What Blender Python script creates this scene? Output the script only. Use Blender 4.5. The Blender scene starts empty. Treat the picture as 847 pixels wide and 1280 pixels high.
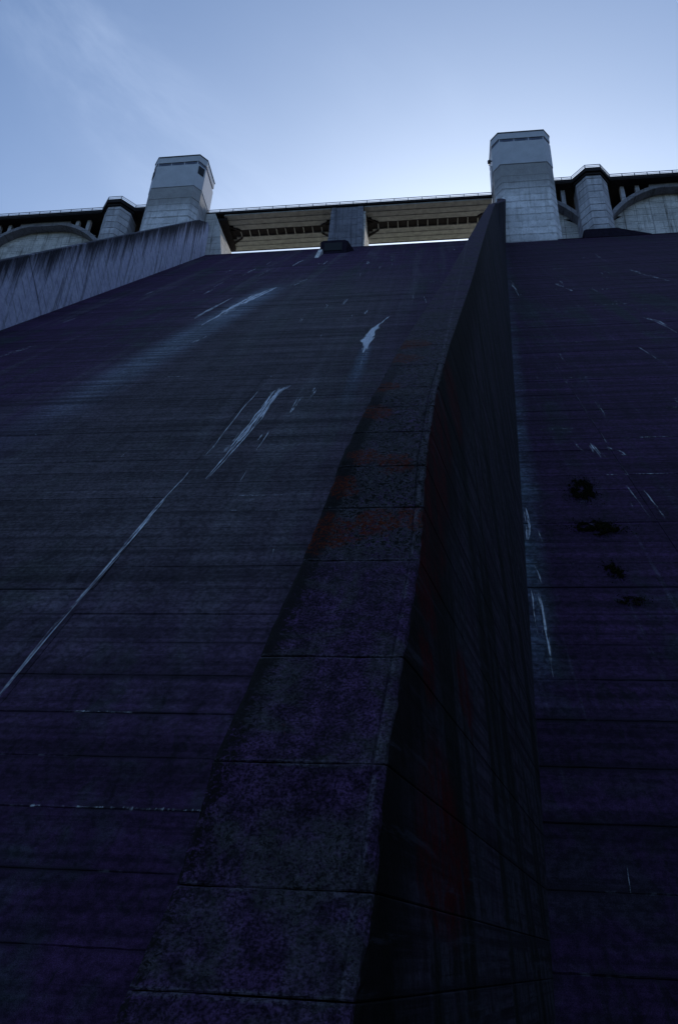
import bpy, bmesh, math, random
from mathutils import Vector, Matrix, noise as mn
from math import radians, sin, cos, sqrt, pi, exp
random.seed(7)
SC = bpy.context.scene
COL = SC.collection

# ------------------------------------------------------------------ camera
PITCH, ROLL, YAW = radians(29.3), radians(3.06), radians(8.0)
fw = Vector((-sin(YAW)*cos(PITCH), cos(YAW)*cos(PITCH), sin(PITCH)))
rt = Vector((cos(YAW), sin(YAW), 0)); up = rt.cross(fw)
R_ = rt*cos(ROLL)+up*sin(ROLL); U_ = -rt*sin(ROLL)+up*cos(ROLL)
cam = bpy.data.cameras.new('camera'); cam_o = bpy.data.objects.new('camera', cam); COL.objects.link(cam_o)
cam.sensor_fit = 'VERTICAL'; cam.sensor_height = 23.6; cam.lens = 18.0
cam.clip_start = 0.1; cam.clip_end = 20000
m3 = Matrix((R_, U_, -fw)).transposed()
cam_o.matrix_world = m3.to_4x4()
SC.camera = cam_o

# ------------------------------------------------------------------ light and exposure
SUN_EL, SUN_AZ = radians(31), radians(4)          # sun low behind the dam crest (azimuth from +Y towards +X)
sd = Vector((sin(SUN_AZ)*cos(SUN_EL), cos(SUN_AZ)*cos(SUN_EL), sin(SUN_EL)))
sun = bpy.data.lights.new('sun', 'SUN'); sun.energy = 3.0; sun.angle = radians(0.53); sun.color = (1.0, .93, .82)
sun_o = bpy.data.objects.new('sun', sun); COL.objects.link(sun_o)
sun_o.rotation_euler = sd.to_track_quat('Z', 'Y').to_euler(); sun_o.location = (0, -30, 60)
SC.view_settings.view_transform = 'Standard'; SC.view_settings.look = 'None'
SC.view_settings.exposure = 1.0; SC.view_settings.gamma = 1.0
SKY_TINT = (0.74, 0.88, 1.0)
SKY_STRENGTH = 0.084
w = bpy.data.worlds.new('World'); SC.world = w; w.use_nodes = True
nt = w.node_tree; nt.nodes.clear()
out = nt.nodes.new('ShaderNodeOutputWorld'); bg = nt.nodes.new('ShaderNodeBackground')
sky = nt.nodes.new('ShaderNodeTexSky'); sky.sky_type = 'NISHITA'; sky.sun_disc = False
sky.sun_elevation = SUN_EL; sky.sun_rotation = SUN_AZ; sky.altitude = 300; sky.air_density = 1.0; sky.dust_density = 2.6; sky.ozone_density = 2.4
tc = nt.nodes.new('ShaderNodeTexCoord')
tint = nt.nodes.new('ShaderNodeMixRGB'); tint.blend_type = 'MULTIPLY'; tint.inputs[0].default_value = 1; tint.inputs[2].default_value = (*SKY_TINT, 1)
nt.links.new(sky.outputs[0], tint.inputs[1])
# thin cirrus veil, streaked
def wn(kind, **kw):
    n = nt.nodes.new(kind)
    for k_, v_ in kw.items(): setattr(n, k_, v_)
    return n
def dotp(vec_):
    n = wn('ShaderNodeVectorMath', operation='DOT_PRODUCT'); nt.links.new(tc.outputs['Generated'], n.inputs[0]); n.inputs[1].default_value = vec_; return n.outputs['Value']
def wm(op, a_, b_=0.):
    n = wn('ShaderNodeMath', operation=op)
    for i_, q_ in enumerate((a_, b_)):
        if hasattr(q_, 'links'): nt.links.new(q_, n.inputs[i_])
        else: n.inputs[i_].default_value = q_
    return n.outputs[0]
def wss(v_, a_, b_, lo=0., hi=1.):
    n = wn('ShaderNodeMapRange', interpolation_type='SMOOTHSTEP'); nt.links.new(v_, n.inputs[0])
    for i_, q_ in enumerate((a_, b_, lo, hi)): n.inputs[i_+1].default_value = q_
    return n.outputs[0]
# wisps are drawn out along one drift direction across the whole sky
A_ = Vector((-.302, .534, .79)).normalized(); Q_ = Vector((-.389, .416, .822)).normalized()
BN = A_.cross(Q_).normalized(); AL = BN.cross(A_).normalized()
cvec = wn('ShaderNodeCombineXYZ')
nt.links.new(wm('MULTIPLY', dotp(BN), 7.), cvec.inputs[0]); nt.links.new(wm('MULTIPLY', dotp(AL), 3.0), cvec.inputs[1]); nt.links.new(wm('MULTIPLY', dotp(A_), 1.5), cvec.inputs[2])
nz = wn('ShaderNodeTexNoise'); nz.inputs['Scale'].default_value = 1.; nz.inputs['Detail'].default_value = 7; nz.inputs['Roughness'].default_value = .6; nz.inputs['Distortion'].default_value = .5
nt.links.new(cvec.outputs[0], nz.inputs[0])
nz2 = wn('ShaderNodeTexNoise'); nz2.inputs['Scale'].default_value = 1.7; nz2.inputs['Detail'].default_value = 4; nt.links.new(tc.outputs['Generated'], nz2.inputs[0])
band_ = wss(wm('ABSOLUTE', wm('ADD', dotp(BN), wm('MULTIPLY', wm('SUBTRACT', nz2.outputs[0], .5), .16))), .11, .0)
ci = wm('MULTIPLY', wss(nz.outputs[0], .28, .80), wm('ADD', wm('MULTIPLY', band_, .26), wm('MULTIPLY', wss(nz2.outputs[0], .42, .66), .28)))
class _o: pass
rp = _o(); rp.outputs = [ci]
cl = nt.nodes.new('ShaderNodeMixRGB'); cl.inputs[2].default_value = (5.2, 6.2, 8.0, 1)
nt.links.new(rp.outputs[0], cl.inputs[0]); nt.links.new(tint.outputs[0], cl.inputs[1])
nt.links.new(cl.outputs[0], bg.inputs[0]); bg.inputs[1].default_value = SKY_STRENGTH
nt.links.new(bg.outputs[0], out.inputs[0])

# ------------------------------------------------------------------ material helper
class NT:
    def __init__(s, name, rough=.85, spec=.15):
        s.m = bpy.data.materials.new(name); s.m.use_nodes = True; s.t = s.m.node_tree
        s.b = s.t.nodes['Principled BSDF']; s.b.inputs['Roughness'].default_value = rough; s.b.inputs['Specular IOR Level'].default_value = spec
        g = s.t.nodes.new('ShaderNodeNewGeometry'); s.P = g.outputs['Position']; s.N = g.outputs['Normal']
        sp = s.t.nodes.new('ShaderNodeSeparateXYZ'); s.l(s.P, sp.inputs[0]); s.x, s.y, s.z = sp.outputs
        oi = s.t.nodes.new('ShaderNodeObjectInfo'); s.rnd = oi.outputs['Random']
    def l(s, a, b): s.t.links.new(a, b)
    def put(s, v, sock):
        if hasattr(v, 'links'): s.l(v, sock)
        elif isinstance(v, tuple): sock.default_value = (*v, 1) if len(v) == 3 and len(sock.default_value) == 4 else v
        else: sock.default_value = v
    def M(s, op, a, b=0., c=None, clamp=False):
        n = s.t.nodes.new('ShaderNodeMath'); n.operation = op; n.use_clamp = clamp
        s.put(a, n.inputs[0]); s.put(b, n.inputs[1])
        if c is not None: s.put(c, n.inputs[2])
        return n.outputs[0]
    def add(s, a, b): return s.M('ADD', a, b)
    def sub(s, a, b): return s.M('SUBTRACT', a, b)
    def mul(s, a, b): return s.M('MULTIPLY', a, b)
    def ss(s, v, a, b, lo=0., hi=1.):
        n = s.t.nodes.new('ShaderNodeMapRange'); n.interpolation_type = 'SMOOTHSTEP'
        s.put(v, n.inputs[0]); s.put(a, n.inputs[1]); s.put(b, n.inputs[2]); s.put(lo, n.inputs[3]); s.put(hi, n.inputs[4]); return n.outputs[0]
    def vec(s, x=0., y=0., z=0.):
        n = s.t.nodes.new('ShaderNodeCombineXYZ'); s.put(x, n.inputs[0]); s.put(y, n.inputs[1]); s.put(z, n.inputs[2]); return n.outputs[0]
    def xz(s, fx, fz, fy=0.): return s.vec(s.mul(s.x, fx), s.mul(s.y, fy), s.mul(s.z, fz))
    def noise(s, v, scale=1., detail=4., rough=.6, dist=0.):
        n = s.t.nodes.new('ShaderNodeTexNoise'); s.l(v, n.inputs['Vector']); n.inputs['Scale'].default_value = scale
        n.inputs['Detail'].default_value = detail; n.inputs['Roughness'].default_value = rough; n.inputs['Distortion'].default_value = dist; return n.outputs[0]
    def vor(s, v, scale):
        n = s.t.nodes.new('ShaderNodeTexVoronoi'); s.l(v, n.inputs['Vector']); n.inputs['Scale'].default_value = scale; return n.outputs['Distance']
    def mix(s, f, a, b, mode='MIX'):
        n = s.t.nodes.new('ShaderNodeMixRGB'); n.blend_type = mode; s.put(f, n.inputs[0]); s.put(a, n.inputs[1]); s.put(b, n.inputs[2]); return n.outputs[0]
    def ball(s, c, r, soft=.5):
        n = s.t.nodes.new('ShaderNodeVectorMath'); n.operation = 'DISTANCE'; s.l(s.P, n.inputs[0]); n.inputs[1].default_value = c
        return s.ss(n.outputs['Value'], r, r*soft)
    def gray(s, v): return s.vec(v, v, v)
    def bump(s, h, strength=.6, dist=.02):
        n = s.t.nodes.new('ShaderNodeBump'); n.inputs['Strength'].default_value = strength; n.inputs['Distance'].default_value = dist
        s.put(h, n.inputs['Height']); s.l(n.outputs[0], s.b.inputs['Normal'])
    def color(s, c): s.put(c, s.b.inputs['Base Color'])

def simple(name, col, rough=.8, spec=.3, var=.25, scale=1.5):
    k = NT(name, rough, spec)
    n = k.noise(k.P, scale, 6, .6); n2 = k.noise(k.P, scale*9, 4)
    v = k.mul(k.ss(n, .25, .75, 1-var, 1+var), k.ss(n2, .2, .8, 1-var*.5, 1+var*.5))
    k.color(k.mix(1., col, k.gray(v), 'MULTIPLY')); k.bump(n2, .3, .01); return k.m

# ---- black-stained concrete of the sloping dam face
def mat_face(name, chute):
    k = NT(name, .82, .12)
    big = k.noise(k.xz(.11, .045), 1., 4, .6, .4)
    st = k.noise(k.xz(1.5, .035), 1., 6, .65)
    st2 = k.noise(k.xz(.45, .02), 1., 4, .6, .3)
    band = k.noise(k.xz(.05, 2.6), 1., 5, .7)
    band2 = k.noise(k.xz(.012, .35), 1., 3, .6)
    gr = k.noise(k.P, 5., 8, .65); fine = k.noise(k.P, 55., 5, .7)
    patch = k.noise(k.P, .55, 6, .65, .5)
    hue = k.ss(k.add(k.add(k.mul(big, .5), k.mul(patch, .3)), k.mul(st2, .3)), .555, .66)
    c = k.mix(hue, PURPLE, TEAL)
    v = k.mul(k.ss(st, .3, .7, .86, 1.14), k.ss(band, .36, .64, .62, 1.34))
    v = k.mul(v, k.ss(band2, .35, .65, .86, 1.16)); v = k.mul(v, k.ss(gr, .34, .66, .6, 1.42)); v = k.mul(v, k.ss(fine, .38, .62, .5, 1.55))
    v = k.mul(v, k.ss(patch, .35, .65, .85, 1.15)); v = k.mul(v, k.ss(k.rnd, 0, 1, .9, 1.1))
    if chute:
        # cleaner, paler belt down the middle of the chute; black biofilm along the sides and the crest
        d = k.M('ABSOLUTE', k.add(k.x, 15.)); belt = k.mul(k.ss(k.add(d, k.mul(st2, 6.)), 22., 8.), k.mul(k.ss(k.add(k.z, k.mul(patch, 8.)), 5., 22.), k.ss(k.z, 112., 66.)))
        c = k.mix(k.mul(belt, .75), c, (.072, .066, .070)); 
        # broad veil of washed-out lime
        xc = k.add(k.mul(k.z, .075), -29.2); dd = k.M('ABSOLUTE', k.sub(k.x, xc))
        veil = k.mul(k.mul(k.ss(k.add(dd, k.mul(st, 1.6)), 4.2, .6), k.mul(k.ss(k.z, 18., 58.), k.ss(k.z, 90., 78.))), k.ss(band, .3, .6, .55, 1.))
        c = k.mix(k.mul(veil, .75), c, (.20, .24, .30))
        v2 = k.mul(k.mul(k.ss(k.M('ABSOLUTE', k.add(k.x, 5.9)), .8, .1), k.mul(k.ss(k.z, 28., 44.), k.ss(k.z, 50., 46.))), .4)
        c = k.mix(v2, c, (.15, .20, .28))
        v2 = k.mul(k.mul(k.ss(k.M('ABSOLUTE', k.add(k.x, k.add(13.7, k.mul(patch, .9)))), .55, .0), k.mul(k.ss(k.z, 1., 9.), k.ss(k.z, 40., 30.))), .16)
        c = k.mix(v2, c, (.2, .2, .23))
        ln_ = k.mul(k.ss(k.noise(k.xz(2.4, .018), 1., 5, .7, .15), .60, .72), k.mul(k.ss(patch, .35, .6, .3, 1.), k.ss(k.z, 4., 14.))); c = k.mix(k.mul(ln_, .30), c, (.15, .155, .18))
        # wide faint grey washes
        g = k.mul(k.ss(k.noise(k.xz(.30, .02), 1., 3, .6, .2), .52, .66), k.mul(k.ss(k.z, 3., 14.), .35)); c = k.mix(g, c, (.095, .095, .105))
    else:
        xw = k.add(k.mul(k.z, .102), 2.2); dd = k.sub(k.x, xw)
        veil = k.mul(k.mul(k.ss(k.add(dd, k.mul(st, .9)), 1.3, .3), k.mul(k.ss(k.z, 5.5, 9.), k.ss(k.z, 60., 20., .35, 1.))), k.ss(patch, .3, .65, .35, 1.))
        c = k.mix(k.mul(veil, .7), c, (.14, .19, .25))
        g = k.mul(k.ss(k.noise(k.xz(.8, .03), 1., 4, .6, .2), .56, .72), .35); c = k.mix(g, c, (.05, .06, .075))
        ln_ = k.mul(k.ss(k.noise(k.xz(2.8, .03), 1., 6, .7, .15), .59, .70), k.ss(patch, .4, .6, .2, 1.)); c = k.mix(k.mul(ln_, .30), c, (.13, .135, .17))
        low = k.mul(k.ss(k.z, 9., 2.), k.ss(patch, .42, .6)); c = k.mix(k.mul(low, .7), c, (.018, .018, .022))
        top = k.mul(k.ss(k.z, 40., 95.), .45); c = k.mix(top, c, (.026, .012, .026))
    mo = k.mul(k.ss(k.noise(k.xz(1.1, .5), 1.6, 8, .75, .5), .54, .62), k.ss(k.z, 40., 6., .15, .6)); c = k.mix(mo, c, (.016, .013, .019))
    # dirt collecting under the lift joints, and lime flecks on them
    fr = k.M('FRACT', k.mul(k.add(k.z, .17), 1/1.5)); jm = k.M('ABSOLUTE', k.sub(fr, .5))
    jn = k.noise(k.xz(.22, .5), 1., 4, .6)
    v = k.mul(v, k.sub(1., k.mul(k.mul(k.ss(k.add(jm, k.mul(k.sub(gr, .5), .10)), .45, .5), k.ss(jn, .40, .62)), .5)))
    c = k.mix(1., c, k.gray(v), 'MULTIPLY')
    fl = k.mul(k.ss(k.noise(k.P, 9., 6, .75), .66, .74), k.ss(k.add(jm, k.mul(patch, .25)), .55, .66))
    c = k.mix(k.mul(fl, .45), c, (.30, .32, .38))
    pr = k.mul(k.ss(jm, .472, .49), k.mul(k.ss(k.noise(k.xz(.5, .4), 1., 3), .52, .62), k.ss(gr, .48, .62))); c = k.mix(k.mul(pr, .55), c, (.18, .18, .22))
    rg = k.mul(k.mul(k.ss(k.add(jm, k.mul(k.sub(gr, .5), .30)), .42, .50), k.ss(k.z, 11., 6.)), k.ss(jn, .40, .55)); c = k.mix(k.mul(rg, .65), c, (.012, .010, .013))
    k.color(c)
    k.b.inputs['Roughness'].default_value = .8
    h = k.add(k.add(k.mul(gr, .6), k.mul(fine, .18)), k.mul(band, .5)); k.bump(h, .55, .035)
    return k.m
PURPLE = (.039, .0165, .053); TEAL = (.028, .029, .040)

# ---- wall crown and side
def mat_cap():
    k = NT('wall_crown_concrete', .85, .12)
    gr = k.noise(k.P, 7., 8, .7); fine = k.noise(k.P, 38., 8, .75); patch = k.noise(k.P, 1.1, 6, .65, .6); pit = k.vor(k.P, 24.)
    st = k.noise(k.xz(5., .5), 1., 5, .6)
    c = k.mix(k.ss(patch, .42, .6), (.042, .021, .056), (.036, .026, .042))
    v = k.mul(k.mul(k.ss(gr, .36, .64, .5, 1.5), k.ss(fine, .40, .60, .3, 1.95)), k.ss(st, .3, .7, .8, 1.2)); c = k.mix(1., c, k.gray(v), 'MULTIPLY')
    # black crust with pale rims, heaviest on the upper lifts
    cr = k.noise(k.P, 17., 7, .72, .8); am = k.mul(k.ss(k.z, 3.8, 4.4), k.ss(k.z, 19., 12., .25, 1.))
    am2 = k.M('MAXIMUM', k.mul(am, 1.0), k.mul(k.ss(patch, .5, .66), .8))
    rim = k.mul(k.ss(cr, .44, .5), k.ss(cr, .60, .54)); c = k.mix(k.mul(k.mul(rim, am2), .8), c, (.12, .12, .13))
    bl = k.ss(cr, .49, .54); c = k.mix(k.mul(bl, am2), c, (.009, .008, .007))
    le = k.sub(k.x, k.add(k.mul(k.z, .125), -2.02)); ec = k.mul(k.ss(k.add(le, k.mul(k.sub(cr, .5), 1.1)), .17, .11), k.ss(k.z, 12., 7.)); c = k.mix(k.mul(ec, .9), c, (.008, .007, .006))
    dk_ = k.mul(k.ss(k.noise(k.P, 2.6, 7, .7, .5), .5, .6), k.ss(k.noise(k.P, 24., 6, .75), .42, .58)); c = k.mix(k.mul(dk_, .7), c, (.010, .009, .010))
    # rust red lichen
    ln = k.noise(k.P, 6.5, 6, .7, .5); lm = 0.
    for b, r in (((-1.35, 8.6, 4.55), .62), ((-.75, 8.75, 4.7), .5), ((-.3, 8.7, 4.8), .4), ((-1.25, 9.0, 5.5), .4), ((-.55, 9.1, 6.1), .5), ((-.9, 10.2, 7.7), .5), ((-.85, 11.0, 8.8), .5), ((-.7, 12.4, 10.6), .7), ((-.5, 13.2, 11.8), .8), ((-1.0, 9.4, 6.2), .4)):
        lm = k.M('MAXIMUM', k.ball(b, r, .2), lm)
    lf = k.mul(k.ss(k.add(lm, k.mul(k.sub(ln, .5), 2.2)), .32, .62), k.ss(k.noise(k.P, 19., 8, .8, .3), .45, .56)); c = k.mix(k.mul(lf, .92), c, k.mix(k.ss(fine, .48, .62), (.085, .008, .003), (.15, .034, .005)))
    # pale broken rims beside the joints
    dj = 9.
    for zj in (-.27, .36, 1.32, 2.5, 4.05, 5.05, 5.95, 6.95, 7.85, 8.75): dj = k.M('MINIMUM', k.M('ABSOLUTE', k.sub(k.z, zj)), dj)
    dj = k.M('MINIMUM', dj, k.M('ABSOLUTE', k.sub(k.sub(k.x, k.mul(k.z, .075)), -.60)))
    pj = k.mul(k.ss(k.add(dj, k.mul(k.sub(cr, .5), .09)), .040, .012), k.mul(k.ss(k.noise(k.P, 3.2, 5, .7), .42, .58), k.ss(fine, .40, .58))); c = k.mix(k.mul(pj, .75), c, (.15, .14, .17))
    fl = k.ss(k.noise(k.P, 26., 7, .8), .63, .72); c = k.mix(k.mul(fl, .4), c, (.20, .19, .22))
    k.color(c); k.bump(k.add(k.add(k.mul(gr, .5), k.mul(fine, .35)), k.mul(k.ss(pit, .0, .25), .15)), .9, .03); return k.m

def mat_side():
    k = NT('wall_side_concrete', .85, .10)
    # streaks run down the side
    st = k.noise(k.vec(k.mul(k.y, 2.6), k.mul(k.x, 1.), k.mul(k.z, .28)), 1., 7, .65, .4)
    st2 = k.noise(k.vec(k.mul(k.y, .9), 0., k.mul(k.z, .10)), 1., 5, .6, .3)
    gr = k.noise(k.P, 6., 8, .7); fine = k.noise(k.P, 30., 7, .7)
    bd = k.noise(k.vec(k.mul(k.y, .10), 0., k.mul(k.z, 5.5)), 1., 5, .7, .25)
    c = k.mix(k.ss(st2, .4, .6), (.044, .034, .052), (.062, .058, .080))
    c = k.mix(1., c, k.gray(k.ss(bd, .38, .62, .4, 1.7)), 'MULTIPLY')
    v = k.mul(k.ss(st, .3, .7, .6, 1.4), k.mul(k.ss(gr, .3, .7, .75, 1.25), k.ss(fine, .3, .7, .65, 1.35))); c = k.mix(1., c, k.gray(v), 'MULTIPLY')
    bk = k.mul(k.ss(k.add(k.mul(bd, .25), k.add(k.mul(st, .35), k.mul(st2, .4))), .48, .55), .9); c = k.mix(bk, c, (.006, .007, .004))
    # crust hanging from the crown: distance behind the crown edge
    ed = k.sub(k.y, k.add(k.mul(k.z, .72), 5.6)); edge = k.ss(k.add(ed, k.mul(st, 3.0)), 3.6, 1.6)
    c = k.mix(k.mul(edge, .9), c, (.007, .006, .005))
    rm = 0.; wob = k.mul(k.sub(k.add(k.mul(k.noise(k.P, 2.2, 7, .7, .6), .6), k.mul(st, .4)), .5), 1.7)
    for b, r in (((.05, 8.45, 1.05), .85), ((-.05, 7.9, .75), .55), ((.25, 9.3, .9), .4), ((-.13, 8.5, 3.7), .45), ((-.1, 8.9, 4.5), .6), ((-.05, 9.3, 5.3), .8), ((0., 10.0, 6.5), .8), ((.1, 10.9, 7.9), .8), ((-.1, 8.3, 2.8), .35), ((.3, 12.8, 9.8), .8), ((.4, 10.6, 3.2), .5)):
        n = k.t.nodes.new('ShaderNodeVectorMath'); n.operation = 'DISTANCE'; k.l(k.P, n.inputs[0]); n.inputs[1].default_value = b
        rm = k.M('MAXIMUM', k.ss(k.add(n.outputs['Value'], wob), r*1.35, r*.8), rm)
    rm = k.mul(rm, k.mul(k.ss(gr, .36, .58, .35, 1.), k.ss(st, .38, .52, .25, 1.))); c = k.mix(k.mul(rm, .95), c, k.mix(k.ss(fine, .4, .6), (.040, .002, .003), (.095, .004, .006)))
    pale = k.mul(k.ss(k.noise(k.vec(k.mul(k.y, .35), 0., k.mul(k.z, 3.3)), 1., 6, .75, .5), .56, .68), .5); c = k.mix(pale, c, (.075, .072, .10))
    k.color(c); k.bump(k.add(k.mul(gr, .6), k.mul(fine, .3)), .8, .03); return k.m

# ---- pale concretes of the upper works
def mat_pale(name, base, dark, streak=.5, topz=None, axis='x'):
    k = NT(name, .8, .25)
    hx = k.x if axis == 'x' else k.y
    st = k.noise(k.vec(k.mul(hx, 1.6), k.mul(k.y if axis == 'x' else k.x, .9), k.mul(k.z, .09)), 1., 6, .62, .3)
    pt = k.noise(k.P, .5, 6, .65, .4); gr = k.noise(k.P, 3., 6, .65)
    v = k.mul(k.ss(pt, .3, .7, .82, 1.15), k.mul(k.ss(gr, .3, .7, .88, 1.12), k.ss(k.rnd, 0, 1, .88, 1.1)))
    c = k.mix(1., base, k.gray(v), 'MULTIPLY')
    d = k.ss(st, .5, .72)
    if topz: d = k.M('MAXIMUM', k.mul(d, .6), k.mul(k.ss(k.add(k.z, k.mul(st, 6.)), topz-5., topz+3.), 1.0))
    # darker lines at the course joints, fainter ones at the vertical joints
    fr = k.M('FRACT', k.mul(k.add(k.z, -126.+.12), 1/2.05)); fx = k.M('FRACT', k.mul(k.add(hx, 1000.4), 1/2.9))
    jd = k.mul(k.M('MAXIMUM', k.ss(fr, .84, .97), k.mul(k.ss(k.M('ABSOLUTE', k.sub(fx, .5)), .035, .01), .45)), k.ss(k.noise(k.P, .7, 5), .38, .62, .1, .8))
    d = k.M('MAXIMUM', k.mul(d, streak), jd)
    c = k.mix(d, c, dark); k.color(c); k.bump(gr, .4, .03); return k.m

def mat_wall_left():
    k = NT('training_wall_pale', .82, .2)
    # s = distance along the slope of the wall, t = height above the slope
    s = k.add(k.mul(k.y, .605), k.mul(k.z, .796)); t = k.sub(k.mul(k.z, .605), k.mul(k.sub(k.y, 17.66), .796))
    dr = k.noise(k.vec(k.mul(k.y, 1.0), 0., k.mul(k.z, .05)), 1., 8, .78, .5)
    dr2 = k.noise(k.vec(k.mul(k.y, .35), 0., k.mul(k.z, .04)), 1., 4, .6, .3)
    bd = k.M('FRACT', k.mul(s, .62)); line = k.ss(k.M('ABSOLUTE', k.sub(bd, .5)), .36, .5)
    gr = k.noise(k.P, 1.6, 6, .65)
    c = k.mix(k.ss(gr, .3, .7), (.58, .56, .74), (.82, .80, .96))
    c = k.mix(k.mul(line, k.ss(k.noise(k.P, .35, 5), .4, .6, .05, .5)), c, (.09, .09, .12))
    tt = k.add(t, k.add(k.mul(dr, 9.), k.mul(dr2, 5.)))
    c = k.mix(k.ss(tt, 10.6, 14.6), c, (.03, .027, .036))
    c = k.mix(k.mul(k.ss(dr, .50, .62), .6), c, (.10, .095, .13))
    k.color(c); k.bump(gr, .5, .04); return k.m

def mat_lime():
    k = NT('lime_crust', .75, .3)
    tcn = k.t.nodes.new('ShaderNodeTexCoord'); sp = k.t.nodes.new('ShaderNodeSeparateXYZ'); k.l(tcn.outputs['UV'], sp.inputs[0])
    u, vv = sp.outputs[0], sp.outputs[1]
    e = k.M('ABSOLUTE', k.sub(u, .5))
    n1 = k.noise(k.vec(k.mul(k.x, 6.5), 0., k.mul(k.z, .22)), 1., 6, .7, .6); n2 = k.noise(k.P, 3.4, 8, .8, .4); n3 = k.noise(k.vec(k.mul(k.x, 1.2), 0., k.mul(k.z, .5)), 1., 4, .6)
    dens = k.t.nodes.new('ShaderNodeAttribute'); dens.attribute_name = 'crust'
    a = k.add(k.mul(n1, 2.0), k.mul(n2, 1.0)); a = k.add(a, k.mul(n3, 1.2)); a = k.sub(a, 1.55); a = k.sub(a, k.mul(k.M('POWER', k.mul(e, 2.), 1.6), .5)); a = k.sub(a, k.mul(k.ss(k.M('ABSOLUTE', k.sub(vv, .5)), .25, .5), .3))
    a = k.add(a, k.mul(k.sub(dens.outputs['Fac'], .5), 1.1))
    al = k.mul(k.ss(a, .36, .95), k.ss(dens.outputs['Fac'], .3, .8, .5, 1.))
    c = k.mix(k.ss(n2, .35, .65), (.46, .50, .60), (.92, .93, .96))
    k.color(c); k.l(al, k.b.inputs['Alpha']); return k.m

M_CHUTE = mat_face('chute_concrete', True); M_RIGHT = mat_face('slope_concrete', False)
M_CAP = mat_cap(); M_SIDE = mat_side(); M_LEFTW = mat_wall_left(); M_LIME = mat_lime()
M_TOWER = mat_pale('tower_concrete', (.76, .75, .80), (.17, .16, .155), .7, 149)
M_PIER = mat_pale('pier_concrete', (.50, .49, .54), (.15, .14, .15), .6)
M_NICHE = mat_pale('gallery_wall_concrete', (.60, .58, .58), (.15, .14, .13), .85)
M_CPIER = mat_pale('spillway_pier_concrete', (.22, .215, .26), (.06, .06, .08), .8)
M_ARCH = mat_pale('arch_concrete', (.26, .25, .28), (.08, .07, .07), .6)
M_FASCIA = simple('deck_dark_concrete', (.032, .028, .030), .9, .1)
M_PAINT = simple('pale_painted_cladding', (.50, .51, .57), .6, .3, .08, .4)
M_BAND = simple('blue_grey_band', (.13, .15, .22), .5, .4, .1)
M_PANE = simple('blue_tinted_pane', (.07, .08, .13), .3, .5, .1)
M_DARK = simple('dark_void', (.012, .012, .016), .6, .3, .1)
M_ROOF = simple('roof_edge_metal', (.04, .045, .06), .5, .4, .1)
M_RAIL = simple('weathered_rail_steel', (.22, .24, .28), .5, .5, .15)
M_SOFFIT = simple('board_marked_soffit', (.35, .355, .36), .9, .1, .22, .8)
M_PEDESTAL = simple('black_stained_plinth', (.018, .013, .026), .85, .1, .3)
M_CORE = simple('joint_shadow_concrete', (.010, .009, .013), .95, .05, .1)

# ------------------------------------------------------------------ object helpers
def link(o, parent=None):
    COL.objects.link(o)
    if parent:
        o.parent = parent
    return o
def thing(name, label, cat, loc, group=None, kind=None):
    o = bpy.data.objects.new(name, None); o.location = loc; o.empty_display_size = 1
    o['label'] = label; o['category'] = cat
    if group: o['group'] = group
    if kind: o['kind'] = kind
    return link(o)
def part_empty(name, parent):
    o = bpy.data.objects.new(name, None); return link(o, parent)
def wloc(o):
    v = Vector((0, 0, 0))
    while o: v += Vector(o.location); o = o.parent
    return v
def mesh_obj(name, verts, faces, mats, parent=None, fmat=None, smooth=False, origin=None):
    """verts in world metres; stored relative to the parent's base"""
    off = wloc(parent) if parent else Vector((0, 0, 0))
    if origin is not None: off = Vector(origin)
    me = bpy.data.meshes.new(name); me.from_pydata([tuple(Vector(v)-off) for v in verts], [], faces)
    for m in (mats if isinstance(mats, (list, tuple)) else [mats]): me.materials.append(m)
    if fmat: me.polygons.foreach_set('material_index', fmat)
    if smooth: me.polygons.foreach_set('use_smooth', [True]*len(me.polygons))
    me.update()
    bm = bmesh.new(); bm.from_mesh(me); bmesh.ops.recalc_face_normals(bm, faces=bm.faces); bm.to_mesh(me); bm.free()
    o = bpy.data.objects.new(name, me)
    if origin is not None and not parent: o.location = origin
    return link(o, parent)
def box_vf(x0, x1, y0, y1, z0, z1):
    v = [(x, y, z) for z in (z0, z1) for x, y in ((x0, y0), (x1, y0), (x1, y1), (x0, y1))]
    return v, [(3, 2, 1, 0), (4, 5, 6, 7), (0, 1, 5, 4), (1, 2, 6, 5), (2, 3, 7, 6), (3, 0, 4, 7)]
def box(name, x0, x1, y0, y1, z0, z1, mat, parent): return mesh_obj(name, *box_vf(x0, x1, y0, y1, z0, z1), mat, parent)
def prism_vf(poly, z0, z1, c=0.):
    """vertical prism of a plan polygon, top and bottom edges chamfered inwards by c"""
    cx = sum(p[0] for p in poly)/len(poly); cy = sum(p[1] for p in poly)/len(poly); n = len(poly)
    def ring(z, k):
        r = []
        for x, y in poly:
            dx, dy = x-cx, y-cy; L = sqrt(dx*dx+dy*dy); r.append((x-dx/L*k, y-dy/L*k, z))
        return r
    rings = [ring(z0, c), ring(z0+c, 0), ring(z1-c, 0), ring(z1, c)] if c else [ring(z0, 0), ring(z1, 0)]
    v = [p for r in rings for p in r]; f = [tuple(range(n))[::-1], tuple((len(rings)-1)*n+i for i in range(n))]
    for k in range(len(rings)-1):
        for i in range(n): j = (i+1) % n; f.append((k*n+i, k*n+j, (k+1)*n+j, (k+1)*n+i))
    return v, f
def prism(name, poly, z0, z1, mat, parent, c=0.): return mesh_obj(name, *prism_vf(poly, z0, z1, c), mat, parent)
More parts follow.
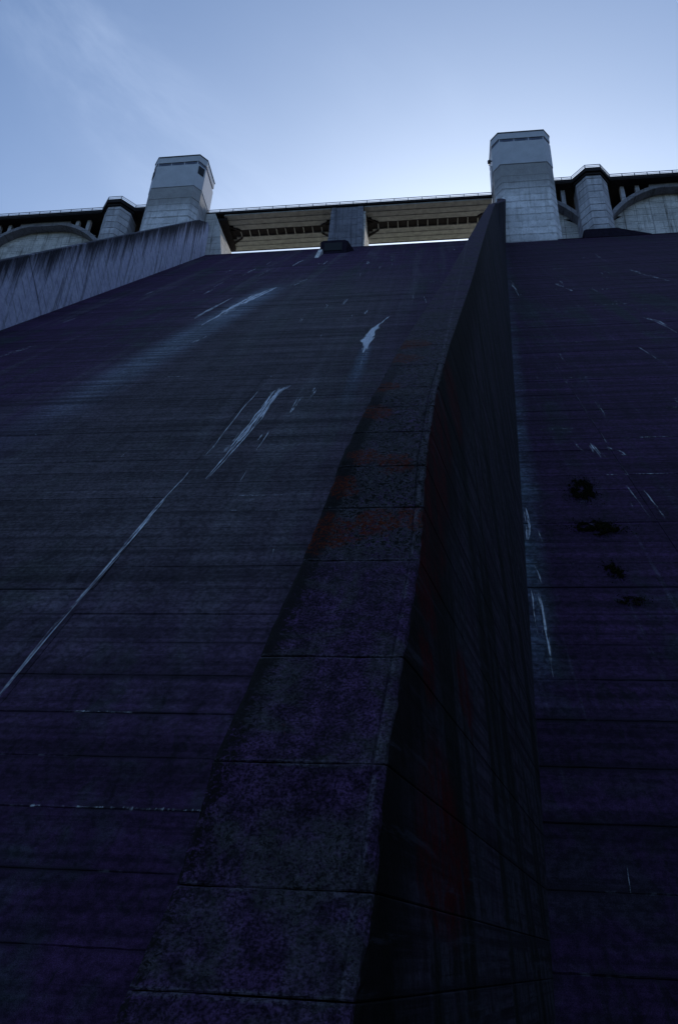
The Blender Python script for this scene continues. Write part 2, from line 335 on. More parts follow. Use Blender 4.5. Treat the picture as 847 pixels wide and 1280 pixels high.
def xz_prism(name, pts, y0, y1, mat, parent):
    n = len(pts); v = [(x, y0, z) for x, z in pts]+[(x, y1, z) for x, z in pts]
    f = [tuple(range(n)), tuple(range(2*n-1, n-1, -1))]+[(i, (i+1) % n, n+(i+1) % n, n+i) for i in range(n)]
    return mesh_obj(name, v, f, mat, parent)
def yz_prism(name, pts, x0, x1, mat, parent):
    n = len(pts); v = [(x0, y, z) for y, z in pts]+[(x1, y, z) for y, z in pts]
    f = [tuple(range(n)), tuple(range(2*n-1, n-1, -1))]+[(i, (i+1) % n, n+(i+1) % n, n+i) for i in range(n)]
    return mesh_obj(name, v, f, mat, parent)
def interp(x, xs, ys):
    if x <= xs[0]: return ys[0]
    for i in range(len(xs)-1):
        if x <= xs[i+1]: return ys[i]+(ys[i+1]-ys[i])*(x-xs[i])/(xs[i+1]-xs[i])
    return ys[-1]

# ------------------------------------------------------------------ geometry of the place
D0, MS = 17.66, .76                     # downstream face: y = D0 + MS z
TH = sqrt(1+MS*MS); NRM = Vector((0, -1, MS))/TH          # outward normal of the slope
def yd(z): return D0+MS*z
def xb(z): return 2.196+.102*z          # foot of the right training wall
MIRROR = -19.0

# ground sheet with valley sides, running to the horizon
def ground():
    xs = [-9000, -3000, -900, -420, -300, -230, -190, -165, -150, -135, -115, -90, -60, -40, -20, -8, 0, 8, 20, 40, 60, 85, 100, 115, 130, 150, 190, 230, 300, 420, 900, 3000, 9000]
    ys = [-9000, -3000, -1200, -700, -450, -300, -200, -130, -80, -40, -15, -5, 0, 5, 10, 16, 25, 45, 80, 120, 135, 200, 400, 900, 3000, 9000]
    v = []; f = []
    for y in ys:
        for x in xs:
            d = abs(x-MIRROR); b = 75 if y > -200 else 75+(-200-y)*.12
            z = -1.7
            if d > b: z += min((d-b)*1.05, 190)
            if 17 < y < 134 and d < 120: z = min(z, -1.7) if d <= b else z-2
            if y >= 134 and d < 120: z = min(z, -1.7)
            z += mn.noise((x*.013, y*.013, 0))*min(18, max(0, d-b)*.35)
            if d <= b and y < 17: z += mn.noise((x*.15, y*.15, 3))*.12
            v.append((x, y, z))
    n = len(xs)
    for j in range(len(ys)-1):
        for i in range(n-1): f.append((j*n+i, j*n+i+1, (j+1)*n+i+1, (j+1)*n+i))
    k = NT('valley_ground_soil', .95, .05); a = k.noise(k.P, .05, 6); b_ = k.noise(k.P, 2., 6)
    k.color(k.mix(k.ss(a, .4, .6), k.mix(b_, (.03, .028, .02), (.07, .065, .05)), (.03, .045, .02)))
    o = mesh_obj('valley_ground', v, f, k.m, smooth=True); o['kind'] = 'structure'; o['label'] = 'dark valley floor and wooded valley sides below the dam'
ground()
k = NT('reservoir_water', .25, .5); kn = k.noise(k.P, .4, 5); k.color((.20, .21, .15)); k.bump(kn, .3, .2)
o = mesh_obj('reservoir_water', [(-133, 131.5, 134), (110, 131.5, 134), (150, 3000, 134), (-190, 3000, 134)], [(0, 1, 2, 3)], k.m); o['kind'] = 'structure'

# ---------------- dam: core and the concrete lifts of its face
dam = thing('dam', 'huge black-stained concrete dam whose sloping face of horizontal lifts fills most of the view', 'dam', (MIRROR, 70, -3))
core = [(yd(-3)+.5, -3), (yd(127.5)+.5, 127.5), (122.2, 136.0), (131.4, 136.0), (131.4, -3)]
yz_prism('dam_core', core, -150, 118, M_CORE, dam)
def lift_patch(x0, x1, z0, z1, mat, name, parent, xl=None, near=False, g=None, off=0.):
    """one concrete lift as a slab: inclined front with bevelled, slightly worn rims; x0/x1 may be functions of z"""
    X0 = x0 if callable(x0) else (lambda z: x0); X1 = x1 if callable(x1) else (lambda z: x1)
    off += random.uniform(-.012, .012)
    if g is None: g = random.choice((.003, .004, .006, .010))
    za, zb = z0+g*.5, z1-g*.5; b = .016
    rows = [(za, -.09), (za+.002, -b*.9), (za+b, 0)]
    if near:
        for q in range(1, 6): rows.append((za+(zb-za)*q/6, 0))
    rows += [(zb-b, 0), (zb-.002, -b*.9), (zb, -.09)]
    W = X1((z0+z1)/2)-X0((z0+z1)/2)
    nu = max(1, int(W/.16)) if near else 1
    v = []; f = []
    for z, d in rows:
        for i in range(nu+1):
            u = i/nu; x = X0(z)+(X1(z)-X0(z))*u
            dd = d+off; zz = z
            if near:
                wv = mn.noise((x*2.3, z*2.3, 1.))*.010+mn.noise((x*9, z*9, 4.))*.004
                dd += wv
                if d < 0 and d > -.08: dd -= max(0, mn.noise((x*2.1, z0*3, 7.)))*.05+abs(mn.noise((x*9, z0*3, 7.)))*.02
                zz = z+mn.noise((x*1.3, z0*7.1, 2.))*.012
            gx = (.011 if i == 0 else -.011 if i == nu else 0)
            p = Vector((x+gx, yd(zz), zz))+NRM*dd; v.append(p)
    nr = len(rows)
    for r in range(nr-1):
        for i in range(nu): f.append((r*(nu+1)+i, r*(nu+1)+i+1, (r+1)*(nu+1)+i+1, (r+1)*(nu+1)+i))
    # back rows and ends
    base = len(v)
    for z, i in ((z0+.01, 0), (z0+.01, nu), (z1-.01, nu), (z1-.01, 0)):
        u = i/nu; x = X0(z)+(X1(z)-X0(z))*u; v.append(Vector((x, yd(z), z))-NRM*.6)
    a, b2, c2, d2 = base, base+1, base+2, base+3
    f.append((a, b2, c2, d2))
    f.append(tuple([a]+[r*(nu+1) for r in range(nr)]+[d2])); f.append(tuple([b2]+[r*(nu+1)+nu for r in range(nr)]+[c2]))
    f.append(tuple([a]+list(range(nu+1))+[b2])); f.append(tuple([d2]+[(nr-1)*(nu+1)+i for i in range(nu+1)]+[c2]))
    return mesh_obj(name, v, f, mat, parent, smooth=False)
chute = part_empty('spillway_chute', dam); slope = part_empty('downstream_slope', dam); lslope = part_empty('far_slope', dam)
LIFTS = [-.17+1.5*i for i in range(-2, 92)]
for z0 in LIFTS:
    z1 = z0+1.5
    if z1 > 137.0: break
    near = z1 < 9.5
    xr = lambda z: xb(z)-.7
    if z1 < 42:
        cuts = [-51.6, -35.7, -24.45, -13.2]
        for a, b_ in zip(cuts, cuts[1:]): lift_patch(a, b_, z0, z1, M_CHUTE, 'concrete_lift', chute)
        lift_patch(-13.2, xr, z0, z1, M_CHUTE, 'concrete_lift', chute, near=near)
    else: lift_patch(-51.6, xr, z0, z1, M_CHUTE, 'concrete_lift', chute)
    if z1 < 128.4:
        if z1 < 42:
            lift_patch(xr, 9.3, z0, z1, M_RIGHT, 'concrete_lift', slope, near=near)
            lift_patch(9.3, 20.55, z0, z1, M_RIGHT, 'concrete_lift', slope); lift_patch(20.55, 110, z0, z1, M_RIGHT, 'concrete_lift', slope)
        else: lift_patch(xr, 110, z0, z1, M_RIGHT, 'concrete_lift', slope)
        if z0 > 40: lift_patch(-145, -52.2, z0, z1, M_RIGHT, 'concrete_lift', lslope)
# fillet of the slope under the crest works, right and left of the chute
for x0, x1 in ((15.0, 110), (-145, -53)):
    yz_prism('slope_head', [(115.0, 128.2), (122.6, 136.7), (122.6, 127.6), (115.6, 127.6)], x0, x1, M_RIGHT, dam)
# rounded spillway crest
cr = [(yd(136.3)-.02, 136.36)]+[(121.6+2.2*sin(a*pi/12)-0., 136.6+.25*sin(a*pi/6)) for a in range(0, 7)]+[(124.4, 135.5), (121.6, 135.5)]
yz_prism('spillway_crest', [(121.20, 136.36), (121.7, 136.75), (122.4, 136.95), (123.4, 137.0), (124.6, 136.7), (125.6, 136.15), (121.4, 136.1)], -51.4, 15.4, M_CHUTE, dam)

# ---------------- lime streaks: thin crusts on the face
UVS = {}
SR = random.Random(5)
def streak(pts, dens=.5, name='lime_streak', parent=dam):
    """pts: (x, z, half width) down the slope; thin ragged crusts 3 cm proud; wide ones are a bundle of broken strands"""
    v = []; f = []; uv = []; dn = []
    horiz = abs(pts[-1][0]-pts[0][0]) > abs(pts[-1][1]-pts[0][1])
    wmax = max(p[2] for p in pts)
    def at(t):
        q = t*(len(pts)-1); i = min(int(q), len(pts)-2); u = q-i
        return [pts[i][k_]+(pts[i+1][k_]-pts[i][k_])*u for k_ in range(3)]
    def ribbon(t0, t1, offs, wk, d, ph):
        x0, z0, _ = at(t0); x1, z1, _ = at(t1)
        n = max(3, min(60, int(max(abs(z1-z0)/.5, abs(x1-x0)/.3)))); b0 = len(v)
        for i in range(n+1):
            t = t0+(t1-t0)*i/n; x, z, w_ = at(t)
            j = mn.noise((x*.6, z*.35, ph))*w_*.6+mn.noise((x*2, z*1.1, ph))*w_*.16
            ww = w_*wk*.72*(.45+.75*abs(mn.noise((z*1.7, ph, x)))*2)
            for s_ in (-1, 1):
                xx, zz = (x, z+s_*ww*1.5+j*.4) if horiz else (x+offs*w_+j+s_*ww, z)
                v.append(Vector((xx, yd(zz), zz))+NRM*(.03+.002*ph)); uv.append(((s_+1)/2, i/n)); dn.append(d)
        for i in range(n): f.append((b0+2*i, b0+2*i+1, b0+2*i+3, b0+2*i+2))
    if wmax > .17 and not horiz:
        ribbon(0, 1, 0, 1.9, dens*.62, .1)
        for q in range(5+int(dens*7)):
            c_ = SR.uniform(.08, .95); L_ = SR.uniform(.06, .34); ribbon(max(0, c_-L_), min(1, c_+L_), SR.gauss(0, .42), SR.uniform(.12, .38), dens*SR.uniform(.9, 1.5), 1+q)
    else: ribbon(0, 1, 0, .9, dens, .1)
    off = wloc(parent); me = bpy.data.meshes.new(name); me.from_pydata([tuple(p-off) for p in v], [], f); me.materials.append(M_LIME)
    ul = me.uv_layers.new(name='UVMap')
    for lp in me.loops: ul.data[lp.index].uv = uv[lp.vertex_index]
    at_ = me.attributes.new('crust', 'FLOAT', 'POINT'); at_.data.foreach_set('value', dn)
    o = bpy.data.objects.new(name, me); return link(o, parent)
streak([(-13.45, 6.0, .05), (-13.49, 9.13, .07), (-13.42, 12, .09), (-13.36, 14.4, .14), (-13.3, 17.8, .19), (-13.07, 22.2, .18)], .66)
streak([(-13.42, 5.4, .05), (-13.45, 10, .04), (-13.3, 18, .05), (-13.07, 24, .05)], .72)
streak([(-13.07, 22.2, .07), (-12.87, 26, .09), (-12.95, 31.4, .1), (-12.66, 39.6, .1)], .70)
streak([(-11.93, 21.0, .12), (-11.69, 25.3, .30), (-11.5, 29.1, .34), (-11.4, 35.5, .40), (-10.95, 36.8, .36)], .88)
streak([(-9.4, 30.6, .12), (-9.35, 33, .3), (-9.5, 36.4, .38)], .50); streak([(-8.6, 33.4, .12), (-8.44, 36.3, .25)], .45)
streak([(-10.9, 36.6, .18), (-8.2, 36.5, .18)], .42)
streak([(-5.98, 45.5, .08), (-5.95, 48, .30), (-5.9, 51, .46), (-5.75, 54.5, .36), (-5.3, 57, .14)], 1.5)
streak([(-5.2, 57, .1), (-4.9, 59, .16), (-4.5, 60.5, .12)], 1.0)
streak([(-5.75, 36.5, .25), (-5.83, 46.4, .5)], .36)
streak([(-28.0, 62, .25), (-27.5, 70, .35), (-27.1, 78, .4)], .66)
streak([(-25.3, 60, .4), (-24.7, 70, .8), (-24.1, 77, .8), (-22.75, 84.5, .4)], .95)
streak([(-23.5, 51.5, .4), (-22.9, 56, .3)], .50); streak([(-20.7, 84.5, .5), (-19.2, 91.5, .5)], .52); streak([(-18.6, 84, .3), (-17.9, 89, .3)], .42)
streak([(-44.9, 64.5, .25), (-43.8, 71.5, .35)], .46); streak([(-43.6, 46, .3), (-42, 50.5, .5), (-40.6, 54.6, .3)], .48)
for x0, z0, x1, d in ((-9.9, 17.83, -7.2, .52), (-11.2, 2.83, -4.6, .46), (-11.5, 5.83, -8.3, .42), (-27.2, 28.33, -21.5, .44), (-7.2, 26.83, -4.6, .42), (-6.2, 20.83, -3.6, .38), (-38, 79.33, -31, .42), (-30.5, 82.33, -27, .40), (-33, 94.3, -28, .36)):
    streak([(x0, z0, .09), (x1, z0, .09)], d)
streak([(-2.6, 90, .3), (-2.3, 74, .35), (-2.15, 60, .25)], .34); streak([(-8.6, 104, .3), (-8.4, 97, .3)], .45)
R = [([(10.4, 64, .2), (10.6, 81, .3)], .40), ([(3.98, 17.6, .09), (3.93, 16.2, .2), (3.8, 15.0, .16)], .72), ([(3.6, 13.6, .22), (3.7, 11, .3), (3.35, 7.4, .16)], .42),
     ([(15.9, 76, .25), (16.7, 70, .25)], .44), ([(27.1, 84.5, .4), (28.2, 78, .4), (29.6, 70.5, .4)], .46), ([(19.9, 54.6, .25), (20.9, 52.5, .3), (21.3, 48, .3)], .50),
     ([(9.2, 50.6, .1), (9.3, 33.3, .12), (9.32, 26.4, .10), (9.26, 22.5, .10), (9.62, 16.4, .10)], .40), ([(7.6, 25.4, .12), (7.8, 23.4, .16)], .48), ([(8.4, 24.7, .14), (8.55, 22.6, .2)], .55),
     ([(9.1, 24.2, .3), (9.9, 22.9, .3)], .46), ([(8.96, 19.6, .1), (9.06, 15.6, .1)], .5), ([(9.55, 19.4, .12), (9.7, 16.1, .12)], .5), ([(10.3, 16.3, .2), (10.5, 15.6, .2)], .5),
     ([(23.6, 83.5, .3), (24.1, 81, .3)], .45), ([(22.5, 88, .4), (25, 88, .3)], .38), ([(6.3, 16.2, .05), (7.2, 16.1, .05)], .5), ([(4.0, 1.9, .04), (3.9, 1.2, .04)], .5), ([(5.4, 26.83, .1), (8.5, 26.83, .1)], .4), ([(8.2, 36.4, .12), (13.4, 36.4, .12)], .36), ([(17, 62.8, .2), (24, 62.8, .2)], .36)]
for p, d in R: streak(p, d+.07)
rs = random.Random(11)
for q in range(26):        # faint scratches and short drips all over the right slope
    z = rs.choice((rs.uniform(12, 40), rs.uniform(30, 110))); x = xb(z)+rs.uniform(.6, 5+z*.30); L = rs.uniform(.5, 2.2)*(1+z*.045); w_ = rs.uniform(.03, .07)*(1+z*.03)
    streak([(x, z, w_), (x+rs.uniform(-.08, .12)*L, z+L, w_*1.4)], rs.uniform(.36, .58))
for q in range(46):
    z = rs.uniform(8, 118); x = rs.uniform(max(-46, -14-z*.35), xb(z)-3.2); L = rs.uniform(.5, 2.0)*(1+z*.05); w_ = rs.uniform(.03, .06)*(1+z*.03)
    streak([(x, z, w_), (x+rs.uniform(-.05, .05)*L, z+L, w_*1.4)], rs.uniform(.38, .60))
for q in range(26):        # crusts weeping out of lift joints
    z = -.17+1.5*rs.randint(8, 75); x = rs.uniform(max(-46, -12-z*.35), xb(z)-4) if q % 2 else xb(z)+rs.uniform(1.5, 4+z*.25)
    streak([(x, z-.02, .05+z*.0012), (x+rs.uniform(1, 4)*(1+z*.02), z-.02, .05+z*.0012)], rs.uniform(.42, .6))

# ---------------- right training wall: a long ridge of lifts
def wall_h(z): return interp(z, [-3, .38, 1.3, 2.5, 4.04, 5.1, 6.1, 8.3, 11.2, 14.1, 21, 29.4, 40, 58.6, 90, 141.5], [11.9, 11.93, 12.2, 12.29, 12.42, 12.71, 13.02, 13.32, 13.35, 13.25, 13.02, 12.92, 12.79, 12.48, 11.8, 10.2])
def wall_w(z): return interp(z, [-3, 2.5, 4, 5.3, 6.5, 8.7, 18, 25, 43, 59, 120, 141.5], [1.45, 1.42, 1.41, 1.28, 1.2, 1.07, 1.06, .98, .92, .88, .9, 1.1])
def wall_xc(z):
    Y = yd(z)-wall_h(z); x = 2.196+(.2188*(Y-17.66)-.067*z)/.9735
    if z > 100: t = (z-100)/41.5; x = x*(1-t)+15.3*t
    return x
def near_noise(p, a): return mn.noise(p*2.1)*a+mn.noise(p*8.3)*a*.45
def wall_block(z0, z1, parent, near):
    g = .008 if near else .01; b = .012 if near else .016
    zr = [z0+g*.5, z0+g*.5+b]
    nr = 8 if near else 1
    zr += [z0+g*.5+b+(z1-z0-g-2*b)*i/nr for i in range(1, nr)]
    zr += [z1-g*.5-b, z1-g*.5]
    v = []; f = []; fm = []
    cols_cap = None
    for ri, z in enumerate(zr):
        inset = (b if ri in (0, len(zr)-1) else 0.)
        Yc = yd(z)-wall_h(z); xr_ = wall_xc(z); ww = wall_w(z); Yb = min(yd(z)+.45, 121.) ; xbr = xb(min(z, 128.3))
        if z > 128: xbr = 15.35+(z-128)*.0
        xbl = min(xbr, xr_+3)-ww*1.02 if z > 100 else xbr-ww
        ring = []
        # crown, from left edge to right edge
        if near:
            us = [0, .03, .12, .22, .32, .42, .52, .62, .72, .80, .86]+[1-.135/ww, 1-.118/ww, 1-.105/ww, 1-.06/ww, 1-.02/ww, 1.]
        else: us = [0, .04, .96, 1.]
        for j, u in enumerate(us):
            p = Vector((xr_-ww*(1-u), Yc, z)); d = 0.
            if near:
                if abs((1-u)*ww-.118) < .002: d += .022
                d += near_noise(p, .006)
                if u in (0, 1.): d += abs(mn.noise(p*7))*.05+max(0, mn.noise(p*2.2))*.05; p.x += mn.noise(p*6.)*.02*(1 if u else -1)
                p.z += mn.noise(Vector((p.x*2.3, z0*5, 1.)))*.010
            if u in (0, 1.): d += .012 if near else .02
            if inset: d += inset*.9+(abs(mn.noise(Vector((p.x*6, z*5, 2.))))*.022 if near else 0)
            p.y += d*.92; p.z -= d*.39*0
            ring.append(p)
        ncap = len(ring)
        # right side
        ts = ([.008, .03, .07, .12, .18, .26, .35, .45, .56, .68, .8, .9, 1.] if near else [.01, .3, .7, 1.])
        for t in ts:
            p = Vector((xr_+(xbr-xr_)*t, Yc+(Yb-Yc)*t, z)); d = 0
            if near: d += near_noise(p, .008)
            if inset: d += inset*.6
            p.x -= d; ring.append(p)
        ring.append(Vector((xbl, Yb, z)))
        if cols_cap is None: cols_cap = ncap; nring = len(ring)
        v += ring
    for r in range(len(zr)-1):
        for i in range(nring):
            j = (i+1) % nring; f.append((r*nring+i, r*nring+j, (r+1)*nring+j, (r+1)*nring+i)); fm.append(0 if i < cols_cap-1 or i == nring-1 else 1)
    f.append(tuple(range(nring))); fm.append(1); f.append(tuple((len(zr)-1)*nring+i for i in range(nring))); fm.append(1)
    return mesh_obj('wall_lift', v, f, [M_CAP, M_SIDE], parent, fmat=fm)
rw = thing('training_wall', 'tall dark ridge-like wall with flat mossy crown and red lichen, right of the chute', 'wall', (1.5, 12, -3), 'training walls of the spillway')
wz = [-3, -1.4, -.27, .36, 1.32, 2.5, 4.05, 5.05, 5.95, 6.95, 7.85, 8.75, 10.1]
while wz[-1] < 139: wz.append(wz[-1]+1.5)
wz.append(141.5)
for a, b_ in zip(wz, wz[1:]): wall_block(a, b_, rw, b_ < 11)

# ---------------- left training wall
lw = thing('training_wall', 'pale training wall with black drip streaks from its top, left of the chute', 'wall', (-52, 80, 60), 'training walls of the spillway')
s_dir = Vector((0, MS, 1)).normalized()
def lw_panel(sa, sb, mat):
    """panel between two joints square to the slope; s is distance up the slope"""
    H = 10.05/1.0; g = .06; v = []; f = []
    P0 = Vector((0, D0, 0))
    lo, hi = -1.2, 7.6
    for x in (-51.0, -52.1):
        for s, n in ((sa+g, lo), (sb-g, lo), (sb-g, hi), (sa+g, hi)):
            p = P0+s_dir*s+NRM*n; v.append(Vector((x, p.y, p.z)))
    # bevelled rim on the inner face
    inner = []
    for s, n in ((sa+g+.1, lo), (sb-g-.1, lo), (sb-g-.1, hi-.1), (sa+g+.1, hi-.1)):
        p = P0+s_dir*s+NRM*n; inner.append(Vector((-50.92, p.y, p.z)))
    v += inner
    f = [(8, 9, 10, 11), (4, 5, 6, 7), (0, 1, 9, 8), (1, 2, 10, 9), (2, 3, 11, 10), (3, 0, 8, 11), (0, 1, 5, 4), (1, 2, 6, 5), (2, 3, 7, 6), (3, 0, 4, 7)]
    return mesh_obj('wall_panel', v, f, mat, lw)
sj = 40.
while sj < 170: lw_panel(sj, min(sj+12.3, 171.5), M_LEFTW); sj += 12.3
# top block joining the tower, and flat head
yz_prism('wall_head', [(115.3, 128), (115.3, 140.9), (119.9, 145.6), (123.5, 145.3), (123.5, 128)], -52.3, -51.02, M_LEFTW, lw)

# ---------------- intake towers
def tower(cx, label, windows, lamp):
    t = thing('hoist_tower', label, 'tower', (cx, 119, 127), 'twin hoist towers on the crest')
    def plan(e=0.): return [(cx-6.4-e, 116.7-e*.5), (cx-5.0-e*.4, 115-e), (cx+5.0+e*.4, 115-e), (cx+6.4+e, 116.7-e*.5), (cx+6.4+e, 122.9+e), (cx-6.4-e, 122.9+e)]
    z = 126.0; n = 0
    zs = [z]
    while zs[-1] < 150: zs.append(zs[-1]+2.05)
    zs[-1] = 152.4
    for a, b_ in zip(zs, zs[1:]):
        e = random.uniform(-.03, .03)+max(0, (140-a)*.012)
        prism('shaft_lift', plan(e), a+.03, b_-.03, M_TOWER, t, .07)
    prism('shaft_core', plan(-.15), 125.9, 152.3, M_CORE, t)
    prism('cabin_wall', plan(.10), 152.45, 160.1, M_PAINT, t, .05)
    prism('window_band', plan(-.12), 160.1, 161.15, M_BAND, t)
    # short mullions and panes in the band
    for k in range(4):
        x = cx-4.8+k*9.6/3
        box('band_mullion', x-.09, x+.09, 114.99, 115.25, 160.12, 161.12, M_PAINT, t)
    for x0 in (cx-4.0, cx-.9, cx+2.3): box('band_pane', x0, x0+1.8, 115.02, 115.2, 160.3, 160.95, M_PANE, t)
    prism('parapet', plan(.10), 161.15, 163.1, M_PAINT, t, .04)
    prism('roof_edge', plan(.22), 163.1, 163.35, M_ROOF, t)
    for kind, sx in windows:
        # window let into the chamfered corner
        a = Vector((cx+sx*5.0, 115, 0)); b2 = Vector((cx+sx*6.4, 116.7, 0)); d = (b2-a).normalized(); nrm = Vector((d.y*sx, -d.x*sx, 0)); 
        if nrm.y > 0: nrm = -nrm
        p0 = a+d*.25+nrm*.12; p1 = b2-d*.35+nrm*.12; q = nrm*.10
        v = [p0, p1, p1+q, p0+q]; V = [Vector((p.x, p.y, z_)) for z_ in (157.0, 159.6) for p in v]
        wn = mesh_obj('window_frame', V, [(0, 1, 2, 3), (4, 5, 6, 7), (0, 1, 5, 4), (1, 2, 6, 5), (2, 3, 7, 6), (3, 0, 4, 7)], M_ROOF, t)
        i0 = p0+d*.12+q*.9; i1 = p1-d*.12+q*.9; q2 = nrm*.05
        V = [Vector((p.x, p.y, z_)) for z_ in (157.15, 159.45) for p in (i0, i1, i1+q2, i0+q2)]
        mesh_obj('pane', V, [(0, 1, 2, 3), (4, 5, 6, 7), (0, 1, 5, 4), (1, 2, 6, 5), (2, 3, 7, 6), (3, 0, 4, 7)], M_DARK, wn)
    if lamp:
        br = box('lamp_bracket', cx-7.3, cx-6.4, 117.0, 117.2, 156.6, 156.8, M_ROOF, t)
        v, f = prism_vf([(cx-7.15+.35*cos(a*pi/4), 117.1+.35*sin(a*pi/4)) for a in range(8)], 155.9, 156.9, .12); mesh_obj('lamp', v, f, M_DARK, t)
        box('downpipe', cx-6.75, cx-6.55, 117.4, 117.6, 150, 155.5, M_RAIL, t)
    return t
tower(20.5, 'pale hoist tower with small lamp on its left side, at top of the ridge wall', [], True)
tower(-59.0, 'pale hoist tower with a black corner window, standing behind the streaked left wall', [(0, 1), (0, -1)], False)

# ---------------- half-octagonal piers and bastions
def oct_pier(cx, label, side):
    t = thing('crest_pier', label, 'pier', (cx, 120, 130), 'half-octagonal crest piers')
    pl = lambda e=0: [(cx-3.3-e, 119-e*.4), (cx-1.5-e*.5, 116.8-e), (cx+1.5+e*.5, 116.8-e), (cx+3.3+e, 119-e*.4), (cx+3.3+e, 122.5), (cx-3.3-e, 122.5)]
    z = 131.9
    while z < 148.6:
        z1 = min(z+2.05, 149.3); prism('pier_lift', pl(random.uniform(-.03, .03)), z+.03, z1-.03, M_PIER, t, .07); z = z1
    prism('pier_core', pl(-.12), 131, 149.2, M_CORE, t)
    # black stained plinth, sloping off to one side
    s = side
    pts = [(cx-s*3.9, 126), (cx-s*3.9, 131.6), (cx-s*3.4, 131.95), (cx+s*3.0, 131.95), (cx+s*3.6, 131.6), (cx+s*9.3, 129.7), (cx+s*9.3, 126)]
    xz_prism('plinth', pts, 116.2, 122.5, M_PEDESTAL, t)
    # bastion of the deck
    prism('bastion_slab', [(cx-4.5, 119.2), (cx-4.1, 118.85), (cx-1.6, 116.1), (cx+1.6, 116.1), (cx+4.1, 118.85), (cx+4.5, 119.2), (cx+4.5, 121), (cx-4.5, 121)], 149.93, 151.04, M_FASCIA, t)
    prism('bastion_corbel', [(cx-3.8, 119.2), (cx-1.55, 116.5), (cx+1.55, 116.5), (cx+3.8, 119.2), (cx+3.8, 121), (cx-3.8, 121)], 149.3, 149.93, M_FASCIA, t)
    return t
oct_pier(35.2, 'half-octagonal pale concrete pier under the deck bastion, between the right tower and the right arch', 1)
oct_pier(-73.2, 'half-octagonal pale concrete pier left of the left tower, beside the left arch', -1)

# ---------------- arch galleries between the piers
ZC = 150.15; HS = 15.3; RISE = 8.4; RR = (HS*HS+RISE*RISE)/(2*RISE); ZCEN = ZC-RR
def arch_z(dx, r=RR): 
    return ZCEN+sqrt(max(0, r*r-dx*dx))
def gallery(c, lo, hi, label, cols, bar=True):
    """segmental open-spandrel arch, centre c, visible from x=lo to hi"""
    t = thing('arch_gallery', label, 'arch', (c, 121, 136), 'open-spandrel arches under the crest road')
    N = 26; xs = [lo+(hi-lo)*i/N for i in range(N+1)]
    ri = RR-.95
    top = [(x, arch_z(x-c)) for x in xs]; bot = [(x, arch_z(x-c, ri)) for x in xs][::-1]
    # rib as a strip of hexahedra
    v = []; f = []
    for x in xs:
        zt, zb = arch_z(x-c), arch_z(x-c, ri)
        v += [(x, 120.5, zb), (x, 120.5, zt), (x, 123.0, zt), (x, 123.0, zb)]
    for i in range(N):
        a = 4*i; b_ = a+4
        for q in range(4): f.append((a+q, a+(q+1) % 4, b_+(q+1) % 4, b_+q))
    f += [(0, 1, 2, 3), (4*N, 4*N+1, 4*N+2, 4*N+3)]
    mesh_obj('arch_rib', v, f, M_ARCH, t)
    if bar:
        pts = [(c-6.3, arch_z(6.3)-.3), (c-6.3, 149.9), (c+6.3, 149.9), (c+6.3, arch_z(6.3)-.3)]
        xz_prism('crown_bar', pts, 120.56, 122.9, M_ARCH, t)
    for dx in cols:
        x = c+dx; box('spandrel_column', x-.42, x+.42, 120.62, 121.5, arch_z(abs(dx))-.4, 149.9, M_PIER, t)
    # niche wall courses under the arch, joints recessed
    x = lo
    pw = (hi-lo)/max(1, round((hi-lo)/3.1))
    while x < hi-.1:
        x1 = x+pw; z = 136.6
        zt0, zt1 = arch_z(x-c, RR-.5), arch_z(x1-c, RR-.5)
        while z < max(zt0, zt1):
            za = z+.02; ztop = z+2.05-.02
            a0, a1 = min(ztop, zt0), min(ztop, zt1)
            if a0 <= za+.05 and a1 <= za+.05: break
            a0 = max(a0, za+.02); a1 = max(a1, za+.02)
            y = 122.6+random.uniform(-.015, .015); e = .03; b_ = .04
            V = [(x+e, y+b_, za), (x1-e, y+b_, za), (x1-e, y+b_, a1), (x+e, y+b_, a0),
                 (x+e+b_, y, za+b_), (x1-e-b_, y, za+b_), (x1-e-b_, y, max(a1-b_, za+b_)), (x+e+b_, y, max(a0-b_, za+b_)),
                 (x+e, y+.35, za), (x1-e, y+.35, za), (x1-e, y+.35, a1), (x+e, y+.35, a0)]
            F = [(4, 5, 6, 7), (0, 1, 5, 4), (1, 2, 6, 5), (2, 3, 7, 6), (3, 0, 4, 7), (8, 9, 10, 11), (0, 1, 9, 8), (1, 2, 10, 9), (2, 3, 11, 10), (3, 0, 8, 11)]
            mesh_obj('wall_block', V, F, M_NICHE, t)
            z += 2.05
        x = x1
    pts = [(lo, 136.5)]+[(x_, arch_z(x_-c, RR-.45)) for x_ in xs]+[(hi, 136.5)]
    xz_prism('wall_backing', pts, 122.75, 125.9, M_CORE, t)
    # rear wall of the spandrel void; deep shade put into its near-black colour
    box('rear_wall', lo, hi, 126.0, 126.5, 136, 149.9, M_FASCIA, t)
    return t
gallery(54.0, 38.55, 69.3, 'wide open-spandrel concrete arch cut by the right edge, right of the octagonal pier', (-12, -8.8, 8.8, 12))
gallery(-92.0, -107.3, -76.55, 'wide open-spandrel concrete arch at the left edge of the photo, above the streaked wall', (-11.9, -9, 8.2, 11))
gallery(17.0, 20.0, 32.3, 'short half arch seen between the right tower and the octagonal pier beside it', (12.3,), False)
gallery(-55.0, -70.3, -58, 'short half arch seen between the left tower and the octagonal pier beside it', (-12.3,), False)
for x, lab in ((31.95, 'narrow dark pilaster strip right beside the right octagonal pier'), (-76.5, 'narrow pilaster strip at the left flank of the left octagonal pier')): pass

